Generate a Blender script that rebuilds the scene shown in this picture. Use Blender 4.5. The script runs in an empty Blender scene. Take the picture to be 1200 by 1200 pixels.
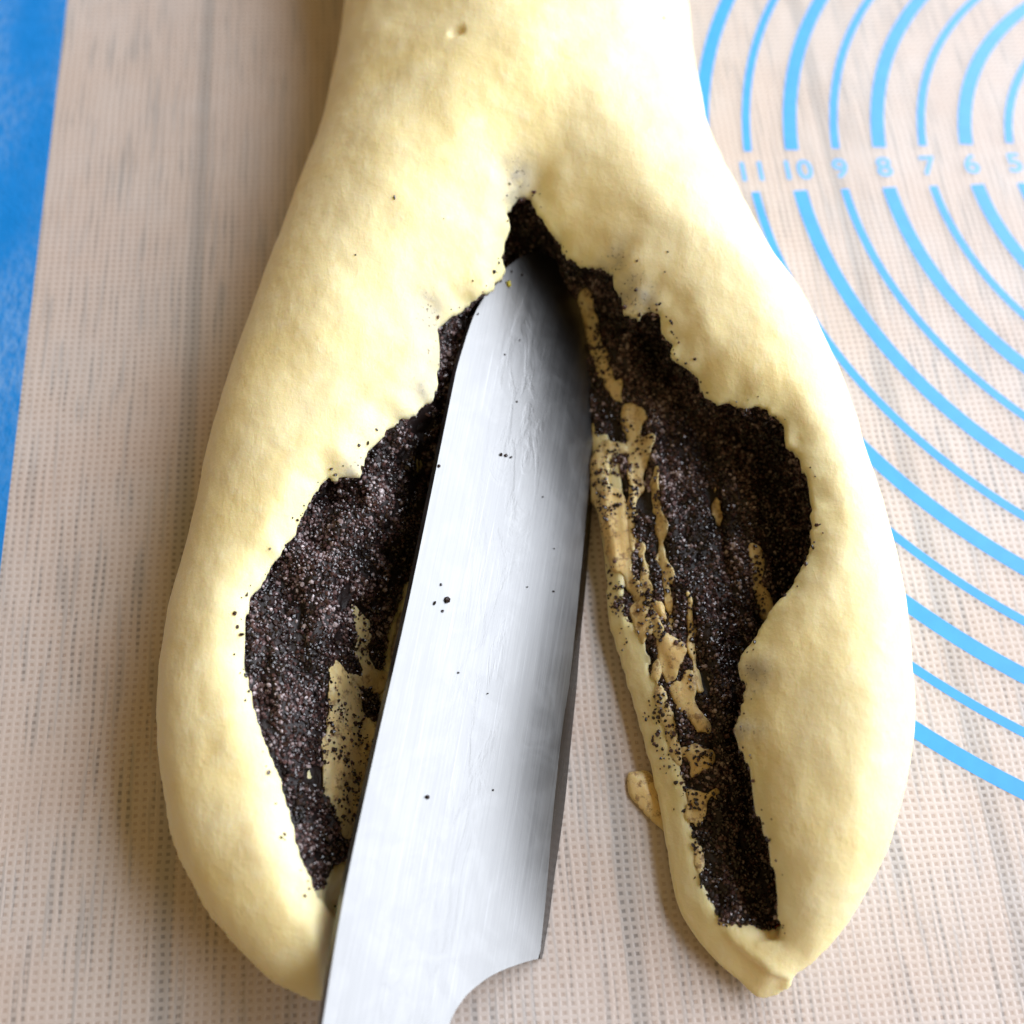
import bpy, math, random
import numpy as np
import openvdb

# all measures below are millimetres; MM turns them into metres when a mesh is made
MM = 0.001
rng = np.random.default_rng(7)
random.seed(7)
scene = bpy.context.scene
C = scene.collection

# ------------------------------------------------------------------ camera
cam_data = bpy.data.cameras.new('camera')
cam = bpy.data.objects.new('camera', cam_data)
C.objects.link(cam)
cam_data.sensor_width = 36.0
cam_data.lens = 40.5766
CR = [[0.996521, 0.052021, -0.06512], [-0.074443, 0.906899, -0.414719], [0.037483, 0.418123, 0.907617]]
CL = [-18.062, -115.027, 251.738]
from mathutils import Matrix, Vector
cam.matrix_world = Matrix([[*CR[0], CL[0]*MM], [*CR[1], CL[1]*MM], [*CR[2], CL[2]*MM], [0, 0, 0, 1]])
cam_data.clip_start = 0.01
cam_data.clip_end = 20.0
cam_data.dof.use_dof = True
cam_data.dof.focus_distance = 0.2465
cam_data.dof.aperture_fstop = 8.5
scene.camera = cam

# ------------------------------------------------------------------ light
world = bpy.data.worlds.new('World')
scene.world = world
world.use_nodes = True
bg = world.node_tree.nodes['Background']
bg.inputs['Color'].default_value = (1.0, 0.68, 0.29, 1)
bg.inputs['Strength'].default_value = 0.31

def area(name, az, el, dist, sx, sy, watts, color, aim=(0, 0, 10)):
    d = bpy.data.lights.new(name, 'AREA')
    d.shape = 'RECTANGLE'
    d.size, d.size_y = sx, sy
    d.energy = watts
    d.color = color
    o = bpy.data.objects.new(name, d)
    C.objects.link(o)
    a, e = math.radians(az), math.radians(el)
    v = Vector((math.cos(e)*math.cos(a), math.cos(e)*math.sin(a), math.sin(e)))
    o.location = Vector(aim)*MM + v*dist
    o.rotation_euler = v.to_track_quat('Z', 'Y').to_euler()
    return o

area('window_light', 12, 34, 1.7, 3.1, 1.5, 99.0, (0.885, 0.955, 1.07))

scene.view_settings.view_transform = 'Standard'
scene.view_settings.look = 'None'
scene.view_settings.exposure = 0.0
scene.view_settings.gamma = 1.0

# ------------------------------------------------------------------ helpers
def tag(o, label=None, cat=None, group=None, kind=None):
    if label: o['label'] = label
    if cat: o['category'] = cat
    if group: o['group'] = group
    if kind: o['kind'] = kind
    return o

def empty(name, loc=(0, 0, 0)):
    o = bpy.data.objects.new(name, None)
    o.location = Vector(loc)*MM
    o.empty_display_size = 0.01
    C.objects.link(o)
    return o

def new_mesh(name, verts, faces, mat, parent=None, smooth=True, attrs=None):
    """verts in mm (n,3); faces an int array (m,3|4) or a list of tuples."""
    verts = np.asarray(verts, dtype=np.float64)*MM
    me = bpy.data.meshes.new(name)
    if isinstance(faces, np.ndarray):
        m, k = faces.shape
        me.vertices.add(len(verts))
        me.vertices.foreach_set('co', verts.astype(np.float32).ravel())
        me.loops.add(m*k)
        me.loops.foreach_set('vertex_index', faces.astype(np.int32).ravel())
        me.polygons.add(m)
        me.polygons.foreach_set('loop_start', np.arange(0, m*k, k, dtype=np.int32))
        me.polygons.foreach_set('loop_total', np.full(m, k, dtype=np.int32))
        me.update(calc_edges=True)
    else:
        me.from_pydata([tuple(v) for v in verts], [], faces)
        me.update()
    me.polygons.foreach_set('use_smooth', np.full(len(me.polygons), smooth))
    for an, av in (attrs or {}).items():
        a = me.attributes.new(an, 'FLOAT', 'POINT')
        a.data.foreach_set('value', np.asarray(av, dtype=np.float32))
    me.materials.append(mat)
    o = bpy.data.objects.new(name, me)
    C.objects.link(o)
    if parent is not None:
        o.parent = parent
        o.matrix_parent_inverse = Matrix.Translation(-parent.location)
    return o

# ---- noise
def _hash(ix, iy, iz, seed):
    h = (ix.astype(np.int64)*374761393 + iy.astype(np.int64)*668265263 + iz.astype(np.int64)*2147483647 + seed*974711) & 0xFFFFFFFF
    h = ((h ^ (h >> 13))*1274126177) & 0xFFFFFFFF
    h = h ^ (h >> 16)
    return (h & 0xFFFF).astype(np.float32)/32767.5 - 1.0

def noise(x, y, z, scale, seed=0):
    x, y, z = np.broadcast_arrays(np.asarray(x, np.float32)/scale, np.asarray(y, np.float32)/scale, np.asarray(z, np.float32)/scale)
    ix, iy, iz = np.floor(x), np.floor(y), np.floor(z)
    fx, fy, fz = x-ix, y-iy, z-iz
    fx, fy, fz = (f*f*(3-2*f) for f in (fx, fy, fz))
    r = 0
    for a in (0, 1):
        for b in (0, 1):
            for c in (0, 1):
                w = (fx if a else 1-fx)*(fy if b else 1-fy)*(fz if c else 1-fz)
                r = r + w*_hash(ix+a, iy+b, iz+c, seed)
    return r

def fbm(x, y, z, scale, seed=0, octs=3):
    r, a = 0, 1.0
    for i in range(octs):
        r = r + a*noise(x, y, z, scale/2**i, seed+17*i)
        a *= 0.5
    return r

# ---- plane geometry
def seg_dist(X, Y, pts, closed=False):
    pts = np.asarray(pts, float)[:, :2]
    n = len(pts)
    best = np.full(X.shape, 1e9)
    for i in range(n if closed else n-1):
        ax, ay = pts[i]; bx, by = pts[(i+1) % n]
        dx, dy = bx-ax, by-ay
        L = dx*dx+dy*dy + 1e-9
        t = np.clip(((X-ax)*dx+(Y-ay)*dy)/L, 0, 1)
        best = np.minimum(best, (X-ax-t*dx)**2+(Y-ay-t*dy)**2)
    return np.sqrt(best)

def inside(X, Y, pts):
    pts = np.asarray(pts, float)[:, :2]
    r = np.zeros(X.shape, bool)
    n = len(pts)
    for i in range(n):
        ax, ay = pts[i]; bx, by = pts[(i+1) % n]
        if ay == by: continue
        c = ((ay > Y) != (by > Y)) & (X < (bx-ax)*(Y-ay)/(by-ay)+ax)
        r ^= c
    return r

def sdist(X, Y, pts):
    d = seg_dist(X, Y, pts, True)
    return np.where(inside(X, Y, pts), d, -d)

def smooth_line(pts, n=6, closed=False):
    """Catmull-Rom through the points."""
    P = np.asarray(pts, float)[:, :2]
    if closed: P = np.vstack([P[-1:], P, P[:2]])
    else: P = np.vstack([2*P[0]-P[1], P, 2*P[-1]-P[-2]])
    out = []
    for i in range(1, len(P)-2):
        p0, p1, p2, p3 = P[i-1:i+3]
        for t in np.linspace(0, 1, n, endpoint=False):
            out.append(0.5*((2*p1)+(p2-p0)*t+(2*p0-5*p1+4*p2-p3)*t*t+(3*p1-p0-3*p2+p3)*t**3))
    if not closed: out.append(P[-2])
    return np.array(out)

class Surface:
    """Smooth height through scattered points (thin plate)."""
    def __init__(self, pts, lam=2.0):
        p = np.asarray(pts, float)
        self.c = p[:, :2]
        n = len(p)
        K = self._k(self.c[:, None, 0]-self.c[None, :, 0], self.c[:, None, 1]-self.c[None, :, 1])
        A = np.zeros((n+3, n+3))
        A[:n, :n] = K + lam*np.eye(n)
        A[:n, n] = A[n, :n] = 1
        A[:n, n+1:] = self.c; A[n+1:, :n] = self.c.T
        self.w = np.linalg.solve(A, np.r_[p[:, 2], 0, 0, 0])
    @staticmethod
    def _k(dx, dy):
        r2 = dx*dx+dy*dy
        return 0.5*r2*np.log(r2+1e-9)*0.01
    def __call__(self, X, Y):
        r = self.w[-3]+self.w[-2]*X+self.w[-1]*Y
        for (cx, cy), w in zip(self.c, self.w):
            r = r + w*self._k(X-cx, Y-cy)
        return r

def bilinear(F, x0, y0, res, x, y):
    i = np.clip((x-x0)/res, 0, F.shape[0]-1.001); j = np.clip((y-y0)/res, 0, F.shape[1]-1.001)
    a = i.astype(int); b = j.astype(int); u = i-a; v = j-b
    return F[a, b]*(1-u)*(1-v)+F[a+1, b]*u*(1-v)+F[a, b+1]*(1-u)*v+F[a+1, b+1]*u*v

def solid(f, origin, res):
    """Closed quad surface of the region where f < 0 on a regular grid."""
    f = np.clip(f, -3*res, 3*res).astype(np.float32)
    g = openvdb.FloatGrid(3*res)
    g.copyFromArray(np.ascontiguousarray(f))
    pts, quads = g.convertToQuads(isovalue=0.0)
    v = np.asarray(pts, float)*res+np.asarray(origin, float)
    q = np.asarray(quads, np.int64)
    # outward faces: compare with the field's gradient on a sample
    a, b, c = v[q[:, 0]], v[q[:, 1]], v[q[:, 2]]
    nrm = np.cross(b-a, c-b)
    vol = np.einsum('ij,ij->i', nrm, a-v.mean(0)).sum()
    if vol < 0: q = q[:, ::-1].copy()
    return v, q

def vnormals(v, q):
    n = np.zeros_like(v)
    fn = np.cross(v[q[:, 1]]-v[q[:, 0]], v[q[:, 2]]-v[q[:, 1]])
    for k in range(q.shape[1]): np.add.at(n, q[:, k], fn)
    return n/(np.linalg.norm(n, axis=1, keepdims=True)+1e-12)

# ---- materials
def material(name):
    m = bpy.data.materials.new(name)
    m.use_nodes = True
    nt = m.node_tree
    return m, nt, nt.nodes['Principled BSDF'], nt.nodes, nt.links

def node(nt, t, **kw):
    n = nt.nodes.new(t)
    for k, v in kw.items():
        if k in n.inputs: n.inputs[k].default_value = v
        else: setattr(n, k, v)
    return n

def math_node(nt, op, a, b=None, c=None, clamp=False):
    n = nt.nodes.new('ShaderNodeMath'); n.operation = op; n.use_clamp = clamp
    for i, x in enumerate((a, b, c)):
        if x is None: continue
        if isinstance(x, (int, float)): n.inputs[i].default_value = x
        else: nt.links.new(x, n.inputs[i])
    return n.outputs[0]

def mix_col(nt, fac, a, b, blend='MIX'):
    n = nt.nodes.new('ShaderNodeMix'); n.data_type = 'RGBA'; n.blend_type = blend
    for s, x in ((n.inputs['Factor'], fac), (n.inputs['A'], a), (n.inputs['B'], b)):
        if isinstance(x, (int, float)): s.default_value = x
        elif isinstance(x, tuple): s.default_value = (*x, 1) if len(x) == 3 else x
        else: nt.links.new(x, s)
    return n.outputs['Result']

def ramp(nt, fac, lo, hi, a=0.0, b=1.0):
    n = nt.nodes.new('ShaderNodeMapRange'); n.interpolation_type = 'SMOOTHSTEP'
    nt.links.new(fac, n.inputs[0])
    for i, x in enumerate((lo, hi, a, b)): n.inputs[i+1].default_value = x
    return n.outputs[0]

def coords(nt, scale=(1000, 1000, 1000)):
    tc = nt.nodes.new('ShaderNodeTexCoord')
    mp = nt.nodes.new('ShaderNodeMapping'); mp.inputs['Scale'].default_value = scale
    nt.links.new(tc.outputs['Object'], mp.inputs['Vector'])
    return mp.outputs[0]

def tex_noise(nt, vec, scale, detail=3.0, rough=0.55, dist=0.0):
    n = nt.nodes.new('ShaderNodeTexNoise')
    n.inputs['Scale'].default_value = scale; n.inputs['Detail'].default_value = detail
    n.inputs['Roughness'].default_value = rough; n.inputs['Distortion'].default_value = dist
    nt.links.new(vec, n.inputs['Vector'])
    return n.outputs[0]

def bump(nt, h, strength, dist, prev=None):
    n = nt.nodes.new('ShaderNodeBump')
    n.inputs['Strength'].default_value = strength; n.inputs['Distance'].default_value = dist*MM
    nt.links.new(h, n.inputs['Height'])
    if prev is not None: nt.links.new(prev, n.inputs['Normal'])
    return n.outputs[0]

def make_wood():
    m, nt, b, N, L = material('table_wood')
    v = coords(nt, (1000, 1000, 1000))
    vs = coords(nt, (1000, 45, 1000))
    g = tex_noise(nt, vs, 0.35, 5, 0.65, 0.6)
    g2 = tex_noise(nt, vs, 0.9, 2, 0.5)
    br = tex_noise(nt, v, 0.02, 3, 0.5)
    col = mix_col(nt, ramp(nt, g, 0.3, 0.72), (0.56, 0.44, 0.36), (0.70, 0.585, 0.50))
    col = mix_col(nt, math_node(nt, 'MULTIPLY', ramp(nt, g2, 0.55, 0.62), 0.95), col, (0.022, 0.013, 0.010))
    col = mix_col(nt, math_node(nt, 'MULTIPLY', ramp(nt, br, 0.35, 0.7), 0.35), col, (0.58, 0.39, 0.30))
    L.new(col, b.inputs['Base Color'])
    b.inputs['Roughness'].default_value = 0.55
    L.new(bump(nt, g, 0.3, 0.3), b.inputs['Normal'])
    return m

def make_mat_sheet():
    """silicone over an open glass-fibre weave: pale threads, see-through holes"""
    m, nt, b, N, L = material('woven_silicone')
    v = coords(nt)
    # slight wander of the threads
    w1 = tex_noise(nt, v, 0.05, 2)
    w2 = tex_noise(nt, v, 0.35, 2)
    sep = N.new('ShaderNodeSeparateXYZ'); L.new(v, sep.inputs[0])
    wx = math_node(nt, 'MULTIPLY_ADD', math_node(nt, 'SUBTRACT', w1, 0.5), 1.6, sep.outputs[0])
    wy = math_node(nt, 'MULTIPLY_ADD', math_node(nt, 'SUBTRACT', w1, 0.5), -1.6, sep.outputs[1])
    wx = math_node(nt, 'MULTIPLY_ADD', math_node(nt, 'SUBTRACT', w2, 0.5), 0.5, wx)
    wy = math_node(nt, 'MULTIPLY_ADD', math_node(nt, 'SUBTRACT', w2, 0.5), 0.5, wy)
    def wave(c, pitch):
        s = math_node(nt, 'SINE', math_node(nt, 'MULTIPLY', c, 2*math.pi/pitch))
        return math_node(nt, 'MULTIPLY_ADD', s, 0.5, 0.5)
    px, py = 1.78, 1.66
    a, c = wave(wx, px), wave(wy, py)
    hole = math_node(nt, 'MULTIPLY', ramp(nt, a, 0.28, 0.85), ramp(nt, c, 0.28, 0.85))
    # thread relief, over and under
    h = math_node(nt, 'SUBTRACT', 1.0, math_node(nt, 'MINIMUM', a, c))
    # coating thickness varies: some patches show the holes less
    film = tex_noise(nt, v, 0.045, 4, 0.6)
    fleck = tex_noise(nt, v, 0.5, 2, 0.5)
    open_ = math_node(nt, 'MULTIPLY', hole, ramp(nt, film, 0.3, 0.65, 0.6, 1.0))
    open_ = math_node(nt, 'MULTIPLY', open_, ramp(nt, fleck, 0.3, 0.6, 0.8, 1.0))
    col = mix_col(nt, ramp(nt, tex_noise(nt, v, 0.03, 3), 0.35, 0.65), (0.69, 0.615, 0.57), (0.72, 0.675, 0.65))
    L.new(col, b.inputs['Base Color'])
    b.inputs['Roughness'].default_value = 0.42
    b.inputs['Specular IOR Level'].default_value = 0.75
    L.new(bump(nt, h, 0.5, 0.16, bump(nt, w1, 0.25, 1.2)), b.inputs['Normal'])
    tr = N.new('ShaderNodeBsdfTransparent')
    tr.inputs['Color'].default_value = (0.97, 0.93, 0.90, 1)
    mx = N.new('ShaderNodeMixShader')
    L.new(math_node(nt, 'MULTIPLY_ADD', open_, 0.31, 0.38), mx.inputs[0])
    L.new(b.outputs[0], mx.inputs[1]); L.new(tr.outputs[0], mx.inputs[2])
    L.new(mx.outputs[0], N['Material Output'].inputs[0])
    return m

def make_print(name, color, rough=0.4, border=False):
    m, nt, b, N, L = material(name)
    v = coords(nt)
    n = tex_noise(nt, v, 0.2, 3)
    col = mix_col(nt, ramp(nt, n, 0.3, 0.7), color, tuple(min(1, c*1.08+0.004) for c in color))
    nrm = None
    if border:
        wp = tex_noise(nt, v, 0.9, 3, 0.6)
        nrm = bump(nt, wp, 0.6, 0.35)
        # pale streaks of window glare on the border, painted into its colour
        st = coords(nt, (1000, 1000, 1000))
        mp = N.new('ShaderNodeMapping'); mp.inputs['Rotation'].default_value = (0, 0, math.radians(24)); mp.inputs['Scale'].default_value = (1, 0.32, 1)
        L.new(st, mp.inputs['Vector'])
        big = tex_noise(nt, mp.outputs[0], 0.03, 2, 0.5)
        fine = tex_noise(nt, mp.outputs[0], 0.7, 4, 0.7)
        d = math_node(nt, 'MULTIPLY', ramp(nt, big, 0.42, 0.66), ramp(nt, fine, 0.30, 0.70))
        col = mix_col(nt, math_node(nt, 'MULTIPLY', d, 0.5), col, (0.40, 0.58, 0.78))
    L.new(col, b.inputs['Base Color'])
    b.inputs['Roughness'].default_value = rough
    if nrm is not None: L.new(nrm, b.inputs['Normal'])
    return m

def make_dough(name='raw_dough', base=(0.90, 0.80, 0.48), deep=(0.88, 0.745, 0.37)):
    m, nt, b, N, L = material(name)
    v = coords(nt)
    at = N.new('ShaderNodeAttribute'); at.attribute_name = 'thin'
    n1 = tex_noise(nt, v, 0.035, 4, 0.55, 0.5)
    n2 = tex_noise(nt, v, 0.22, 4, 0.6)
    n3 = tex_noise(nt, v, 1.1, 3, 0.6)
    col = mix_col(nt, ramp(nt, n1, 0.3, 0.7), base, deep)
    col = mix_col(nt, math_node(nt, 'MULTIPLY', ramp(nt, n2, 0.48, 0.72), 0.5), col, (0.90, 0.82, 0.54))
    # skin stretched thin over the filling shows it through as grey
    thin = math_node(nt, 'MULTIPLY', at.outputs['Fac'], ramp(nt, n2, 0.25, 0.6, 0.35, 1.0))
    col = mix_col(nt, thin, col, (0.42, 0.40, 0.33))
    specks = math_node(nt, 'MULTIPLY', ramp(nt, n3, 0.60, 0.68), math_node(nt, 'POWER', at.outputs['Fac'], 1.5))
    col = mix_col(nt, specks, col, (0.05, 0.04, 0.04))
    L.new(col, b.inputs['Base Color'])
    b.inputs['Roughness'].default_value = 0.5
    b.inputs['Specular IOR Level'].default_value = 0.4
    b.subsurface_method = 'RANDOM_WALK'
    b.inputs['Subsurface Weight'].default_value = 0.35
    b.inputs['Subsurface Radius'].default_value = (1.0, 0.62, 0.24)
    b.inputs['Subsurface Scale'].default_value = 4.0*MM
    vs = coords(nt, (1000, 420, 1000))
    wr = tex_noise(nt, vs, 0.30, 4, 0.6, 0.8)
    nn = bump(nt, wr, 0.10, 0.7)
    nn = bump(nt, n2, 0.22, 1.4, nn)
    nn = bump(nt, n3, 0.16, 0.25, nn)
    wr2 = tex_noise(nt, coords(nt, (1000, 170, 1000)), 0.75, 3, 0.6, 1.0)
    nn = bump(nt, ramp(nt, wr2, 0.56, 0.70), 0.10, 0.35, nn)
    vo = N.new('ShaderNodeTexVoronoi'); vo.inputs['Scale'].default_value = 0.16; L.new(v, vo.inputs['Vector'])
    nn = bump(nt, ramp(nt, vo.outputs['Distance'], 0.05, 0.13), 0.14, 0.3, nn)
    L.new(nn, b.inputs['Normal'])
    return m

def make_paste():
    m, nt, b, N, L = material('poppy_paste')
    v = coords(nt)
    n = tex_noise(nt, v, 0.9, 4, 0.7)
    n2 = tex_noise(nt, v, 0.12, 3)
    col = mix_col(nt, ramp(nt, n, 0.35, 0.7), (0.004, 0.002, 0.002), (0.016, 0.007, 0.006))
    col = mix_col(nt, math_node(nt, 'MULTIPLY', ramp(nt, n2, 0.45, 0.7), 0.5), col, (0.022, 0.010, 0.008))
    L.new(col, b.inputs['Base Color'])
    b.inputs['Roughness'].default_value = 0.5
    L.new(bump(nt, n, 0.8, 0.5), b.inputs['Normal'])
    return m

def make_seed():
    m, nt, b, N, L = material('poppy_seed')
    at = N.new('ShaderNodeAttribute'); at.attribute_name = 'tone'
    cr = N.new('ShaderNodeValToRGB')
    L.new(at.outputs['Fac'], cr.inputs[0])
    e = cr.color_ramp.elements
    e[0].position = 0.0; e[0].color = (0.006, 0.003, 0.003, 1)
    e[1].position = 1.0; e[1].color = (0.42, 0.35, 0.35, 1)
    for p_, c_ in ((0.4, (0.026, 0.011, 0.010, 1)), (0.68, (0.085, 0.041, 0.038, 1)), (0.88, (0.20, 0.14, 0.14, 1))):
        q = cr.color_ramp.elements.new(p_); q.color = c_
    L.new(cr.outputs[0], b.inputs['Base Color'])
    b.inputs['Roughness'].default_value = 0.26
    b.inputs['Specular IOR Level'].default_value = 0.75
    return m

def make_steel(name='brushed_steel', rough=0.29):
    m, nt, b, N, L = material(name)
    v = coords(nt, (1000, 1000, 1000))
    vs = coords(nt, (14, 1000, 1000))
    br = tex_noise(nt, vs, 2.2, 3, 0.6)
    br2 = tex_noise(nt, vs, 0.55, 2, 0.6)
    film = tex_noise(nt, v, 0.10, 5, 0.68, 1.2)
    col = mix_col(nt, ramp(nt, br, 0.3, 0.7), (0.166, 0.165, 0.164), (0.190, 0.189, 0.187))
    sc = tex_noise(nt, coords(nt, (9, 1000, 1000)), 5.0, 2, 0.5)
    col = mix_col(nt, math_node(nt, 'MULTIPLY', ramp(nt, sc, 0.64, 0.72), 0.22), col, (0.40, 0.40, 0.41))
    col = mix_col(nt, math_node(nt, 'MULTIPLY', ramp(nt, film, 0.52, 0.66), 0.30), col, (0.20, 0.20, 0.20))
    L.new(col, b.inputs['Base Color'])
    b.inputs['Metallic'].default_value = 1.0
    r = math_node(nt, 'MULTIPLY_ADD', ramp(nt, film, 0.35, 0.7), 0.05, rough)
    r = math_node(nt, 'MULTIPLY_ADD', br, 0.10, r)
    L.new(r, b.inputs['Roughness'])
    vf = coords(nt, (300, 1000, 1000))
    sm = tex_noise(nt, vf, 0.16, 4, 0.6, 1.5)
    nn = bump(nt, br, 0.08, 0.04)
    nn = bump(nt, br2, 0.05, 0.08, nn)
    sv = N.new('ShaderNodeSeparateXYZ'); L.new(v, sv.inputs[0])
    band = math_node(nt, 'MULTIPLY', ramp(nt, sv.outputs[1], 7, 14), ramp(nt, sv.outputs[1], 29, 20))
    smear = math_node(nt, 'MULTIPLY', ramp(nt, sm, 0.44, 0.60), band)
    nn = bump(nt, smear, 0.10, 0.35, nn)
    L.new(nn, b.inputs['Normal'])
    return m

M_wood = make_wood()
M_sheet = make_mat_sheet()
M_ring = make_print('ring_ink', (0.025, 0.30, 0.80))
M_digit = make_print('faint_ink', (0.11, 0.37, 0.76))
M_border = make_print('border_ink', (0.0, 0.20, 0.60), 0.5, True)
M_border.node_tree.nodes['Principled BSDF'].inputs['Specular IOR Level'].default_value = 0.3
M_dough = make_dough()
M_layer = make_dough('inner_dough', (0.84, 0.68, 0.36), (0.74, 0.53, 0.23))
def stain(m):
    nt = m.node_tree; b = nt.nodes['Principled BSDF']
    src = b.inputs['Base Color'].links[0].from_socket
    n = tex_noise(nt, coords(nt), 0.55, 4, 0.7)
    nt.links.new(mix_col(nt, math_node(nt, 'MULTIPLY', ramp(nt, n, 0.50, 0.66), 0.7), src, (0.16, 0.075, 0.04)), b.inputs['Base Color'])
stain(M_layer)
M_paste = make_paste()
M_seed = make_seed()
M_steel = make_steel()
M_edge = make_steel('ground_edge_steel', 0.18)
M_dark = material('joint_shadow_filler')[0]
bs = M_dark.node_tree.nodes['Principled BSDF']
bs.inputs['Base Color'].default_value = (0.006, 0.005, 0.004, 1); bs.inputs['Roughness'].default_value = 0.9

# ------------------------------------------------------------------ table under the mat
XA, XB, XC = -78.4, 17.7, 99.6
table = empty('wooden_table', (0, 0, -0.9))
tag(table, 'brown wooden plank table showing faintly through the woven baking mat', 'table')
GAP = 3.8
joints = [XA-182, XA-92, XA, XB, XC, XC+88, XC+180, XC+270]
def box(x0, x1, y0, y1, z0, z1, r=0.5):
    """box with its upper edges eased by r"""
    v = [(x0, y0, z0), (x1, y0, z0), (x1, y1, z0), (x0, y1, z0), (x0, y0, z1-r), (x1, y0, z1-r), (x1, y1, z1-r), (x0, y1, z1-r),
         (x0+r, y0+r, z1), (x1-r, y0+r, z1), (x1-r, y1-r, z1), (x0+r, y1-r, z1)]
    f = [(3, 2, 1, 0), (0, 1, 5, 4), (1, 2, 6, 5), (2, 3, 7, 6), (3, 0, 4, 7), (4, 5, 9, 8), (5, 6, 10, 9), (6, 7, 11, 10), (7, 4, 8, 11), (8, 9, 10, 11)]
    return v, f
for a_, b_ in zip(joints[:-1], joints[1:]):
    v, f = box(a_+GAP/2, b_-GAP/2, -330, 420, -24, -0.9, 0.5)
    new_mesh('plank', v, f, M_wood, table, smooth=False)
v, f = box(joints[0]+6, joints[-1]-6, -320, 410, -40, -24.6, 0.5)
new_mesh('joint_shade_slab', v, f, M_dark, table, smooth=False)  # near-black slab added below the planks, its colour gives the joints their shade

# ------------------------------------------------------------------ baking mat with its print
XE = -119.1
RCX, RCY = (214.564, 98.837)
mat = empty('baking_mat', (0, 0, 0))
tag(mat, 'woven silicone baking mat printed with blue measuring circles, lying on the table', 'baking mat')
mx0, mx1, my0, my1 = XE-58, RCX+235, -270, 330
nx, ny = 60, 60
gx, gy = np.linspace(mx0, mx1, nx), np.linspace(my0, my1, ny)
v, f = box(mx0, mx1, my0, my1, -0.75, 0.0, 0.2)
new_mesh('woven_sheet', v, f[1:], M_sheet, mat, smooth=False)

def strip(pts_a, pts_b):
    n = len(pts_a)
    v = np.vstack([pts_a, pts_b])
    f = np.array([(i, n+i, n+i+1, i+1) for i in range(n-1)])
    return v, f
ZP = 0.05
# border band down the left side, its four corners kept square
def slab_xy(poly, z0, z1):
    n = len(poly)
    v = [(x, y, z0) for x, y in poly]+[(x, y, z1) for x, y in poly]
    f = [tuple(range(n-1, -1, -1)), tuple(range(n, 2*n))]+[(i, (i+1) % n, n+(i+1) % n, n+i) for i in range(n)]
    return v, f
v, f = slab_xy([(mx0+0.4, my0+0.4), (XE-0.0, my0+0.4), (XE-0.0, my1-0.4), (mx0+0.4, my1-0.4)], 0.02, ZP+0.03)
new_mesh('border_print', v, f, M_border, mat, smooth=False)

GY0, GY1 = -5.0, 9.6           # the gap in every ring where its number stands
STEP = 12.7
for k in range(1, 17):
    r = STEP*k
    w = 3.9 if k % 2 == 0 else 2.3
    if r < 12: continue
    a0 = math.pi-math.asin(min(0.95, GY1/r)) ; a1 = -math.pi+math.asin(min(0.95, -GY0/r))
    th = np.linspace(a0, a1, 220)
    ro, ri = r+w/2, r-w/2
    top = np.array([[RCX+ro*math.cos(t), RCY+ro*math.sin(t), ZP] for t in th])
    bot = np.array([[RCX+ri*math.cos(t), RCY+ri*math.sin(t), ZP] for t in th])
    n = len(th)
    V = np.vstack([top, bot, top-[0, 0, 0.045], bot-[0, 0, 0.045]])
    F = []
    for i in range(n-1):
        F.append((i, i+1, n+i+1, n+i)[::-1])
        F.append((i, 2*n+i, 2*n+i+1, i+1)[::-1])
        F.append((n+i, n+i+1, 3*n+i+1, 3*n+i)[::-1])
    o = new_mesh('measuring_ring', V, np.array(F), M_ring, mat, smooth=False)

for k in (11, 10, 9, 8, 7, 6, 5, 4, 3):
    cu = bpy.data.curves.new('ring_number', 'FONT')
    cu.body = str(k)
    cu.size = 9.4*MM
    cu.align_x = 'CENTER'; cu.align_y = 'CENTER'
    cu.offset = 0.17*MM
    cu.space_character = 1.05
    cu.extrude = 0.02*MM
    tmp = bpy.data.objects.new('ring_number', cu)
    C.objects.link(tmp)
    bpy.context.view_layer.update()
    me = bpy.data.meshes.new_from_object(tmp.evaluated_get(bpy.context.evaluated_depsgraph_get()))
    bpy.data.objects.remove(tmp)
    o = bpy.data.objects.new('ring_number', me)
    me.materials.clear(); me.materials.append(M_digit)
    C.objects.link(o)
    o.parent = mat
    o.location = ((RCX-STEP*k+0.3)*MM, (RCY+2.0)*MM, 0.04*MM)

# ------------------------------------------------------------------ the split poppy seed roll
roll = empty('poppy_seed_roll', (0, 0, 0))
tag(roll, 'raw yellow yeast dough roll slit open lengthwise showing its dark poppy seed filling', 'bread dough')

OUT_L = [(-36.12, 150.92), (-37.74, 134.89), (-40.19, 119.55), (-43.44, 101.98), (-48.26, 85.32), (-52.86, 69.44), (-56.87, 56.79), (-60.32, 44.59), (-63.48, 34.0), (-66.5, 22.63), (-69.19, 10.56), (-71.35, -2.12), (-73.33, -12.28), (-75.61, -22.08), (-76.98, -30.66), (-77.73, -39.95), (-77.77, -48.98), (-76.74, -58.67), (-75.13, -67.25), (-73.07, -75.62), (-69.84, -82.24), (-66.04, -88.77), (-61.39, -94.47), (-56.2, -100.1), (-50.64, -103.76), (-46.39, -105.54), (-43.56, -105.89)]
OUT_R = [(58.96, 138.79), (57.89, 123.05), (57.99, 107.91), (58.09, 93.37), (60.35, 80.68), (63.6, 67.05), (67.76, 52.6), (73.04, 41.11), (76.68, 27.68), (79.21, 15.94), (80.43, 2.48), (81.59, -10.44), (82.18, -21.8), (82.02, -32.71), (80.95, -43.17), (79.57, -53.24), (77.35, -63.78), (74.39, -72.18), (70.85, -80.28), (66.92, -88.09), (62.78, -94.09), (58.26, -99.9), (53.05, -104.78), (47.9, -108.09), (47.14, -109.64), (45.5, -110.81), (43.92, -111.45)]
IN_L1 = [(-44.43, -105.58), (-42.41, -99.14), (-40.67, -92.19), (-38.93, -88.3)]
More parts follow.
